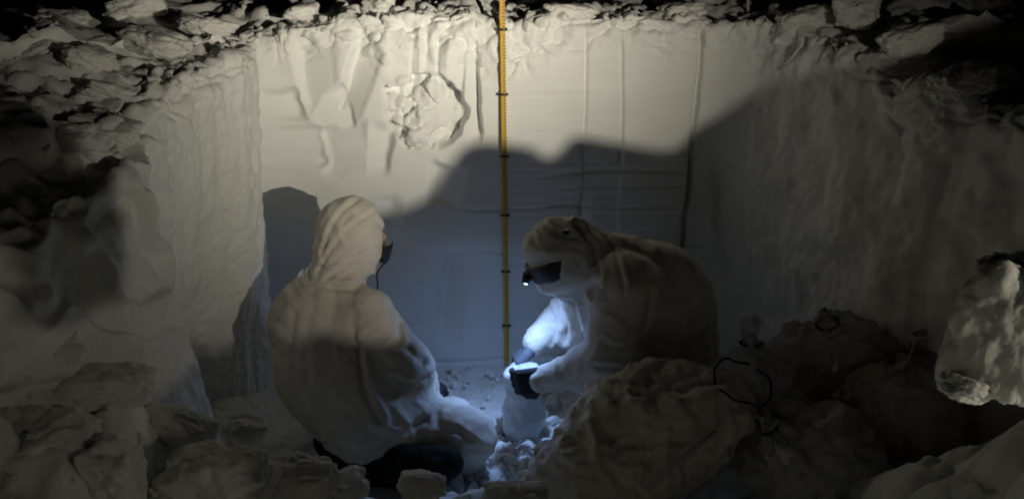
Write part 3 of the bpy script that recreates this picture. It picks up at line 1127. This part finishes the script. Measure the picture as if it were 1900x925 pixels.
# --- person kneeling with the back to the camera
A = at
hcL = A(655, 447, 2.93)
ML = frame((0.80, 0.55, -0.20))
radL = (0.112, 0.100, 0.138)
pl = empty('person', A(720, 880, 2.62) * np.array([1, 1, 0]))
tag(pl, 'person in white hooded suit kneeling, seen from behind', 'person')
shR, shL = A(682, 592, 2.74), A(552, 588, 2.92)
elR, elL = A(756, 684, 2.68), A(640, 680, 3.10)
wrR, wrL = A(785, 715, 2.86), A(760, 700, 3.02)
pel = A(700, 770, 2.66)
bonesL = [
    ('e', hcL, radL, ML),
    ('e', A(637, 432, 2.90), (0.094, 0.084, 0.108), ML),
    ('c', A(630, 480, 2.88), A(622, 530, 2.83), 0.088, 0.094),
    ('t', A(598, 600, 2.82), A(640, 690, 2.77), 0.178, 0.215),
    ('t', A(640, 690, 2.77), pel, 0.215, 0.200),
    ('t', A(560, 600, 2.88), A(590, 680, 2.84), 0.115, 0.150),
    ('t', shL, shR, 0.088, 0.080),
    ('c', shR, elR, 0.088, 0.090), ('c', elR, wrR, 0.082, 0.055),
    ('c', shL, elL, 0.085, 0.075), ('c', elL, wrL, 0.075, 0.055),
    ('c', A(735, 775, 2.64), A(868, 808, 2.60), 0.110, 0.086),
    ('c', A(868, 810, 2.60), A(862, 880, 2.68), 0.084, 0.062),
    ('c', A(720, 765, 2.78), A(835, 782, 2.84), 0.105, 0.085),
    ('c', A(835, 785, 2.84), A(810, 840, 2.92), 0.080, 0.065),
    ('t', A(655, 782, 2.68), A(750, 795, 2.64), 0.080, 0.085),
]
openL = lambda p: ellip(p, hcL + 0.105 * ML[0] - 0.015 * ML[2], (0.075, 0.078, 0.105), ML)
lo, hi = bbox(bonesL)
lo[2] = 0.004
YL = 2.62
creL = [([(575, 512, 2.8), (600, 527, 2.75), (640, 533, 2.75), (678, 522, 2.8)], 0.012, 0.008),
        ([(664, 640, YL), (676, 680, YL), (696, 715, YL), (716, 738, YL)], 0.013, 0.010),
        ([(598, 470, 2.8), (615, 420, 2.8), (640, 392, 2.8), (675, 380, 2.8)], 0.007, 0.007),
        ([(592, 500, 2.8), (620, 455, 2.8), (655, 420, 2.8), (700, 405, 2.8)], 0.006, 0.007),
        ([(610, 508, 2.8), (650, 480, 2.8), (690, 470, 2.8)], 0.006, 0.006),
        ([(620, 520, 2.8), (655, 500, 2.8), (685, 495, 2.8)], 0.005, 0.006),
        ([(540, 590, YL), (538, 640, YL), (556, 710, YL), (600, 770, YL)], 0.004, 0.014),
        ([(572, 575, YL), (570, 650, YL), (590, 730, YL)], 0.003, 0.013),
        ([(610, 560, YL), (612, 620, YL), (620, 700, YL)], 0.003, 0.013),
        ([(645, 560, YL), (655, 620, YL), (662, 660, YL)], 0.003, 0.012),
        ([(715, 570, YL), (735, 610, YL), (740, 640, YL)], 0.007, 0.008),
        ([(725, 640, YL), (755, 650, YL), (785, 672, YL)], 0.008, 0.008),
        ([(735, 690, YL), (765, 700, YL), (795, 698, YL)], 0.008, 0.008),
        ([(620, 790, YL), (680, 790, YL), (740, 770, YL), (790, 755, YL)], 0.009, 0.010),
        ([(790, 775, YL), (835, 785, YL), (890, 800, YL)], 0.007, 0.008),
        ([(800, 800, YL), (850, 805, YL), (905, 822, YL)], 0.007, 0.008),
        ([(850, 770, YL), (880, 785, YL), (905, 805, YL)], 0.006, 0.007)]
suit_mesh(bonesL, [openL], 0.055, lo, hi, 0.0075, 200, 0.009, M_SUIT, pl, creases=creL)
head_mesh(hcL + 0.022 * ML[0] - 0.004 * ML[2], ML, pl)
g, rv, rf = goggles(hcL, radL, ML, pl, half=0.034, up0=-0.020, front=0.60, infl=0.034)
cordp = spline([hcL + ML[0] * 0.13 + ML[1] * 0.05 - ML[2] * 0.05, A(699, 510, 2.88), A(701, 530, 2.86), A(690, 552, 2.82)], 16)
v, f = tube(cordp, 0.0028, 6)
np_mesh('hood_cord', v, f, M_CORD, pl)


def boot(toe, ankle, shaft, parent, w=0.056):
    toe, ankle, shaft = map(lambda q_: np.asarray(q_, float), (toe, ankle, shaft))
    b = [('c', toe, ankle, w * 0.85, w), ('c', ankle, shaft, w * 1.02, w * 1.18), ('c', toe + 0.4 * (ankle - toe), ankle, w * 0.95, w)]
    lo_, hi_ = bbox(b, 0.03)
    lo_[2] = max(lo_[2], 0.003)
    v, fc = surface_nets(bones_sdf(b, 0.03), lo_, hi_, 0.0085)
    v = laplace(v, fc, 2, 0.5)
    n = vert_normals(v, fc)
    v = v + n * (0.004 * ridged(v * 16, 2, 5))[:, None]
    return np_mesh('boot', v, fc, M_BOOT, parent)


boot(A(690, 872, 2.50), A(640, 850, 2.54), A(625, 815, 2.62), pl, 0.066)
boot(A(828, 858, 2.46), A(755, 868, 2.46), A(690, 856, 2.54), pl, 0.066)
hand(wrR, (0.45, 0.75, -0.35), (0.2, -0.1, 1), 0.7, M_GLOVE, pl)
hand(wrL, (0.8, 0.3, -0.3), (0.2, -0.1, 1), 0.7, M_GLOVE, pl, side=-1)

# --- person bending over the sample bag, head lamp on
hcR = A(1040, 474, 2.86)
MR = frame((-0.87, 0.02, -0.46))
radR = (0.118, 0.102, 0.138)
pr = empty('person', A(1190, 760, 2.80) * np.array([1, 1, 0]))
tag(pr, 'crouching person in white hooded suit bending over a bag with a lit head lamp', 'person')
sR, sL = A(1110, 520, 3.02), A(1165, 535, 2.70)          # far and near shoulder
eR, eL = A(1042, 598, 3.02), A(1128, 672, 2.62)
wR, wL = A(992, 640, 2.96), A(1010, 702, 2.70)
bonesR = [
    ('e', hcR, radR, MR),
    ('e', A(1062, 462, 2.86), (0.105, 0.096, 0.100), MR),
    ('c', A(1070, 475, 2.86), A(1150, 500, 2.86), 0.092, 0.115),
    ('c', hcR + 0.02 * MR[0] - 0.070 * MR[2], A(1092, 545, 2.90), 0.074, 0.085),
    ('t', A(1150, 520, 2.86), A(1215, 560, 2.86), 0.150, 0.185),
    ('t', A(1215, 555, 2.86), A(1232, 640, 2.86), 0.188, 0.188),
    ('t', A(1140, 560, 2.86), A(1190, 640, 2.84), 0.13, 0.16),
    ('t', A(1092, 545, 2.90), A(1075, 610, 2.92), 0.085, 0.080),
    ('t', sR, sL, 0.085, 0.095),
    ('c', sL, eL, 0.100, 0.084), ('c', eL, wL, 0.082, 0.048),
    ('c', sR, eR, 0.085, 0.072), ('c', eR, wR, 0.070, 0.046),
    ('c', A(1225, 670, 2.78), A(1120, 690, 2.70), 0.125, 0.095), ('c', A(1120, 692, 2.70), A(1170, 780, 2.76), 0.088, 0.066),
    ('c', A(1215, 665, 2.94), A(1092, 655, 3.02), 0.120, 0.088), ('c', A(1092, 657, 3.02), A(1180, 730, 3.07), 0.080, 0.064),
]
openR = lambda p: ellip(p, hcR + 0.115 * MR[0] - 0.040 * MR[2], (0.055, 0.066, 0.070), MR)
lo, hi = bbox(bonesR)
lo[2] = 0.004
YR = 2.70
creR = [([(1018, 575, 2.95), (1030, 600, 2.95), (1022, 630, 2.95)], 0.008, 0.008),
        ([(1040, 560, 2.92), (1050, 590, 2.92), (1046, 620, 2.92)], 0.008, 0.008),
        ([(1062, 545, 2.88), (1070, 580, 2.88), (1080, 615, 2.88)], 0.008, 0.008),
        ([(1075, 440, YR), (1100, 460, YR), (1110, 500, YR), (1095, 545, YR)], 0.012, 0.008),
        ([(1000, 430, YR), (1030, 445, YR), (1075, 455, YR)], 0.006, 0.007),
        ([(1030, 418, YR), (1060, 435, YR), (1110, 445, YR)], 0.007, 0.007),
        ([(1110, 445, YR), (1140, 470, YR), (1150, 510, YR)], 0.008, 0.008),
        ([(1130, 440, YR), (1175, 455, YR), (1220, 480, YR)], 0.006, 0.008),
        ([(1200, 520, YR), (1195, 580, YR), (1170, 640, YR)], 0.010, 0.010),
        ([(1225, 580, YR), (1260, 590, YR), (1300, 580, YR)], 0.007, 0.009),
        ([(1215, 615, YR), (1255, 630, YR), (1310, 620, YR)], 0.009, 0.009),
        ([(1230, 655, YR), (1270, 660, YR), (1312, 650, YR)], 0.007, 0.008),
        ([(1110, 600, YR), (1140, 610, YR), (1170, 600, YR)], 0.007, 0.008),
        ([(1095, 640, YR), (1130, 640, YR), (1165, 655, YR)], 0.008, 0.008),
        ([(1060, 680, YR), (1085, 695, YR), (1120, 695, YR)], 0.008, 0.008),
        ([(1040, 690, YR), (1050, 710, YR), (1055, 728, YR)], 0.005, 0.006)]
suit_mesh(bonesR, [openR], 0.05, lo, hi, 0.0075, 300, 0.009, M_SUIT, pr, creases=creR)
head_mesh(hcR + 0.020 * MR[0] - 0.004 * MR[2], MR, pr)
g, rv, rf = goggles(hcR, radR, MR, pr, half=0.036, up0=-0.010, front=-0.30, infl=0.015)


def f_mask(p):
    return np.maximum(ellip(p, hcR + 0.070 * MR[0] - 0.066 * MR[2], (0.060, 0.066, 0.052), MR), -ellip(p, hcR + 0.035 * MR[0] - 0.062 * MR[2], (0.06, 0.055, 0.042), MR))


v, fc = surface_nets(f_mask, hcR - 0.2, hcR + 0.2, 0.0055)
np_mesh('face_mask', laplace(v, fc, 2), fc, M_SUIT, pr)
np_mesh('strap', rv, rf, M_STRAP, g)
hand(wL, (-0.9, 0.15, -0.25), (-0.2, -0.95, 0.1), 0.85, M_GLOVE, pr, size=0.98, side=-1)
hand(wR, (-0.75, -0.25, -0.6), (-0.4, 0.1, 0.9), 0.75, M_GREYGLOVE, pr, size=0.98)
boot(A(1110, 805, 2.72), A(1165, 805, 2.76), A(1170, 775, 2.77), pr)
boot(A(1120, 742, 3.08), A(1175, 748, 3.06), A(1180, 725, 3.07), pr)
# toggle on the hood
v, fc = CS_LO
np_mesh('hood_toggle', block_verts(v, (0.016, 0.012, 0.012), 5) + A(1050, 431, 2.74), fc, M_BLACK, pr)
# head lamp: housing, lens and the light itself
lampc = hcR + MR[0] * 0.138 - MR[2] * 0.010 - MR[1] * 0.028
aim = A(928, 760, 2.86)
hd = (aim - lampc) / np.linalg.norm(aim - lampc)
HM = frame(hd, (0, 1, 0.3))
v, f = tube([lampc - hd * 0.018, lampc - hd * 0.017, lampc + hd * 0.016, lampc + hd * 0.018], [0.004, 0.018, 0.017, 0.012], 18)
hl = np_mesh('head_lamp', v, f, M_BLACK, pr)
cs = block_verts(CS_LO[0], (1, 1, 1), 3, 0, 30, 0, 0, False) if False else CS_LO[0]
np_mesh('lens', cs * 0.0085 + lampc + hd * 0.018, CS_LO[1], M_LENS, hl)
hs = bpy.data.lights.new('head_light', 'SPOT')
hs.energy = HEAD_W
hs.color = (0.30, 0.50, 1.0)
hs.spot_size = R(176)
hs.spot_blend = 0.15
beam(hs, [(1.0, 40, 0), (0.10, 80, 0)])
hs.shadow_soft_size = 0.012
ho = bpy.data.objects.new('head_light', hs)
C.objects.link(ho)
ho.location = lampc + hd * 0.045
ho.rotation_euler = Vector(hd).to_track_quat('-Z', 'Y').to_euler()


# ------------------------------------------------------------------ bags
def sack(name, c, size, neck, seed, film, label, group=None, fill=M_ROUGH, h=0.011, fillfrac=0.72, lumps=0.02):
    """plastic bag full of snow: film with a gathered neck, snow inside"""
    c = np.asarray(c, float)
    nk = np.asarray(neck, float)
    sx, sy, sz = size
    t = empty(name, (c[0], c[1], c[2] - sz))
    tag(t, label, 'bag', group)
    ax_ = nk - c
    L_ = np.linalg.norm(ax_)
    ax_ = ax_ / L_

    def f(p):
        d = ellip(p, c, size)
        d = smin(d, ellip(p, c + np.array([0.25 * sx, -0.1 * sy, -0.35 * sz]), (sx * .75, sy * .8, sz * .6)), 0.06)
        d = smin(d, cone(p, c + ax_ * L_ * 0.35, c + ax_ * L_ * 0.78, sx * 0.50, 0.026), 0.06)
        d = smin(d, cone(p, c + ax_ * L_ * 0.70, nk, 0.030, 0.014), 0.03)
        return d
    m = max(size) + 0.06
    lo_, hi_ = np.minimum(c - m, nk - 0.08), np.maximum(c + m, nk + 0.08)
    v, fc = surface_nets(f, lo_, hi_, h)
    n = vert_normals(v, fc)
    s = (v - c) @ ax_
    rad = v - c - s[:, None] * ax_
    ang = np.arctan2(rad @ np.cross(ax_, [0.3, 0.9, 0.1]), rad @ np.array([1, 0.2, 0.1]))
    pleat = np.sin(ang * 9 + 2 * fbm(v * 7, 2, seed)) * np.clip((s - L_ * 0.25) / (L_ * 0.4), 0, 1)
    w1, w2, wi = worley(v * 11 + 0.8 * fbm(v * 6, 2, seed + 8)[:, None], seed)
    v = v + n * (1.6 * lumps * fbm(v * 7, 3, seed) + 0.016 * ridged(v * 12, 3, seed + 4) + 0.045 * np.clip(w2 - w1, 0, 0.5) - 0.02 + 0.012 * pleat)[:, None]
    np_mesh('film', v, fc, film, t)
    if fillfrac:
        d = block_verts(CS_MD[0], np.array(size) * fillfrac * 1.25, seed, 14, 6, 0.12, 0.05)
        np_mesh('snow_fill', d + c + np.array([0, 0, -0.12 * sz]), CS_MD[1], fill, t)
    # cord round the neck
    kc = c + ax_ * L_ * 0.78
    e1 = np.cross(ax_, [0.2, 0.9, 0.3])
    e1 /= np.linalg.norm(e1)
    e2 = np.cross(ax_, e1)
    lp = [kc + (e1 * math.cos(a) + e2 * math.sin(a)) * 0.034 for a in np.linspace(0, 2 * math.pi, 20)]
    v, f2 = tube(lp, 0.005, 6)
    np_mesh('neck_cord', v, f2, M_CORD, t)
    return t


# small sample bag held between the gloves
sc_ = A(972, 752, 2.85)
smp = empty('sample_bag', (sc_[0], sc_[1], 0.0))
tag(smp, 'upright white sample bag of snow between the dark gloves', 'bag')


def f_bag(p):
    d = ellip(p, (sc_[0], sc_[1], 0.105), (0.076, 0.066, 0.135))
    d = smin(d, cone(p, (sc_[0], sc_[1], 0.20), (sc_[0] - 0.012, sc_[1] + 0.01, 0.295), 0.055, 0.062), 0.03)
    d = np.maximum(d, 0.006 - p[..., 2])
    d = np.maximum(d, p[..., 2] - 0.29 - 0.15 * (p[..., 0] - sc_[0]))
    return d


v, fc = surface_nets(f_bag, (sc_[0] - .12, sc_[1] - .12, -0.01), (sc_[0] + .12, sc_[1] + .12, 0.36), 0.006)
n = vert_normals(v, fc)
v = v + n * (0.007 * ridged(v * np.array([16, 16, 7]), 3, 4) + 0.004 * fbm(v * 25, 2, 8))[:, None]
np_mesh('film', v, fc, M_SACK, smp)
d = block_verts(CS_MD[0], (0.066, 0.058, 0.10), 71, 10, 6, 0.1, 0.05)
np_mesh('snow_fill', d + np.array([sc_[0], sc_[1], 0.10]), CS_MD[1], M_ROUGH, smp)

G3 = 'bags of snow piled on the dark side'
# the big pale heap in front of the crouching person
sk = empty('snow_sack', (*A(1160, 880, 2.30)[:2], 0.1))
tag(sk, 'large pale crumpled snow-filled sack lying in front of the crouching person', 'sack', G3)
c1, c2, c3, c4 = A(1140, 852, 2.30), A(1208, 792, 2.34), A(1290, 782, 2.36), A(1082, 908, 2.28)


def f_sk(p):
    d = ellip(p, c1, (0.20, 0.17, 0.17))
    d = smin(d, ellip(p, c2, (0.18, 0.16, 0.15)), 0.09)
    d = smin(d, ellip(p, c3, (0.17, 0.16, 0.13)), 0.09)
    d = smin(d, ellip(p, c4, (0.16, 0.15, 0.12)), 0.09)
    return d


v, fc = surface_nets(f_sk, np.minimum.reduce([c1, c2, c3, c4]) - 0.26, np.maximum.reduce([c1, c2, c3, c4]) + 0.26, 0.0085)
n = vert_normals(v, fc)
f1, f2, cid = worley(v * 10 + 0.5 * fbm(v * 8, 2, 3)[:, None], 8)
v = v + n * (0.030 * fbm(v * 6, 3, 41) + 0.018 * ridged(v * 10, 3, 42) + 0.020 * np.sqrt(np.clip(f2 - f1, 0, 1)) + 0.004 * fbm(v * 50, 2, 44))[:, None]
np_mesh('cover', v, fc, cloth_mat('pale_sack_cloth', (0.76, 0.74, 0.68), (0.62, 0.60, 0.54), 0.8), sk)

sack('plastic_bag', A(1385, 770, 2.45), (0.20, 0.17, 0.19), A(1396, 598, 2.50), 81, M_FILM, 'clear plastic bag with a dark cord loop round its top', G3)
sack('plastic_bag', A(1560, 680, 2.60), (0.24, 0.18, 0.17), A(1528, 575, 2.55), 82, M_FILM_RED, 'brownish plastic bag with its twisted neck sticking up', G3)
sack('plastic_bag', A(1500, 850, 2.20), (0.20, 0.17, 0.15), A(1410, 770, 2.20), 83, M_FILM, 'crumpled clear bag lowest in the dark pile, its neck catching light', G3)
sack('plastic_bag', A(1690, 760, 2.35), (0.20, 0.17, 0.18), A(1700, 620, 2.40), 84, M_FILM_RED, 'dim plastic bag farthest from the people, by the unlit wall', G3)
# the dark cord loop on the clear bag, and a strap over the sack
lc = A(1378, 708, 2.30)
lp = [lc + np.array([0.085 * math.cos(a), 0.085 * math.sin(a), 0.030 * math.sin(a) - 0.012 * math.cos(a) + 0.006 * math.sin(3 * a + 1) + 0.004 * math.sin(7 * a)]) for a in np.linspace(0, 2 * math.pi, 48)]
v, f = tube(lp, 0.0034, 8)
tag(np_mesh('cord_loop', v, f, M_CORD), 'black cord loop lying round the clear plastic bag', 'cord')
sp_ = spline([A(1200, 905, 2.08), A(1265, 850, 2.10), A(1330, 800, 2.16)], 14)
v, f = tube(sp_, 0.0075, 6)
tag(np_mesh('strap', v, f, M_STAKE), 'thin pale strap running down over the pale sack', 'strap')

# ------------------------------------------------------------------ the lantern that lights the wall, on its tripod on the near bank
ad = np.array((WORK_AIM - LAMP).normalized())
lc = np.array(LAMP) - ad * 0.035
lan = empty('lantern', (LAMP.x, LAMP.y, bank_z(LAMP.x, LAMP.y)))
tag(lan, 'small black work lantern on a tripod beside the pit, lighting the snow wall', 'lantern')
v, f = tube([lc - ad * 0.11, lc - ad * 0.108, lc - ad * 0.02, lc, lc - ad * 0.004], [0.004, 0.024, 0.026, 0.034, 0.026], 20)
np_mesh('housing', v, f, M_BLACK, lan)
v, f = tube([lc - ad * 0.006, lc - ad * 0.004, lc - ad * 0.003], [0.026, 0.026, 0.001], 20)
np_mesh('lens', v, f, plain('lantern_lens', (0.9, 0.85, 0.7), 0.2, 0.5, (1.0, 0.9, 0.72), 3), lan)
for k in range(3):
    a = 0.6 + k * 2.0944
    fx_, fy_ = LAMP.x + 0.22 * math.cos(a), LAMP.y - 0.12 + 0.22 * math.sin(a)
    v, f = tube([lc - ad * 0.06 - np.array([0, 0, 0.03]), (fx_, fy_, bank_z(fx_, fy_) - 0.01)], 0.007, 8)
    np_mesh('leg', v, f, M_BLACK, lan)
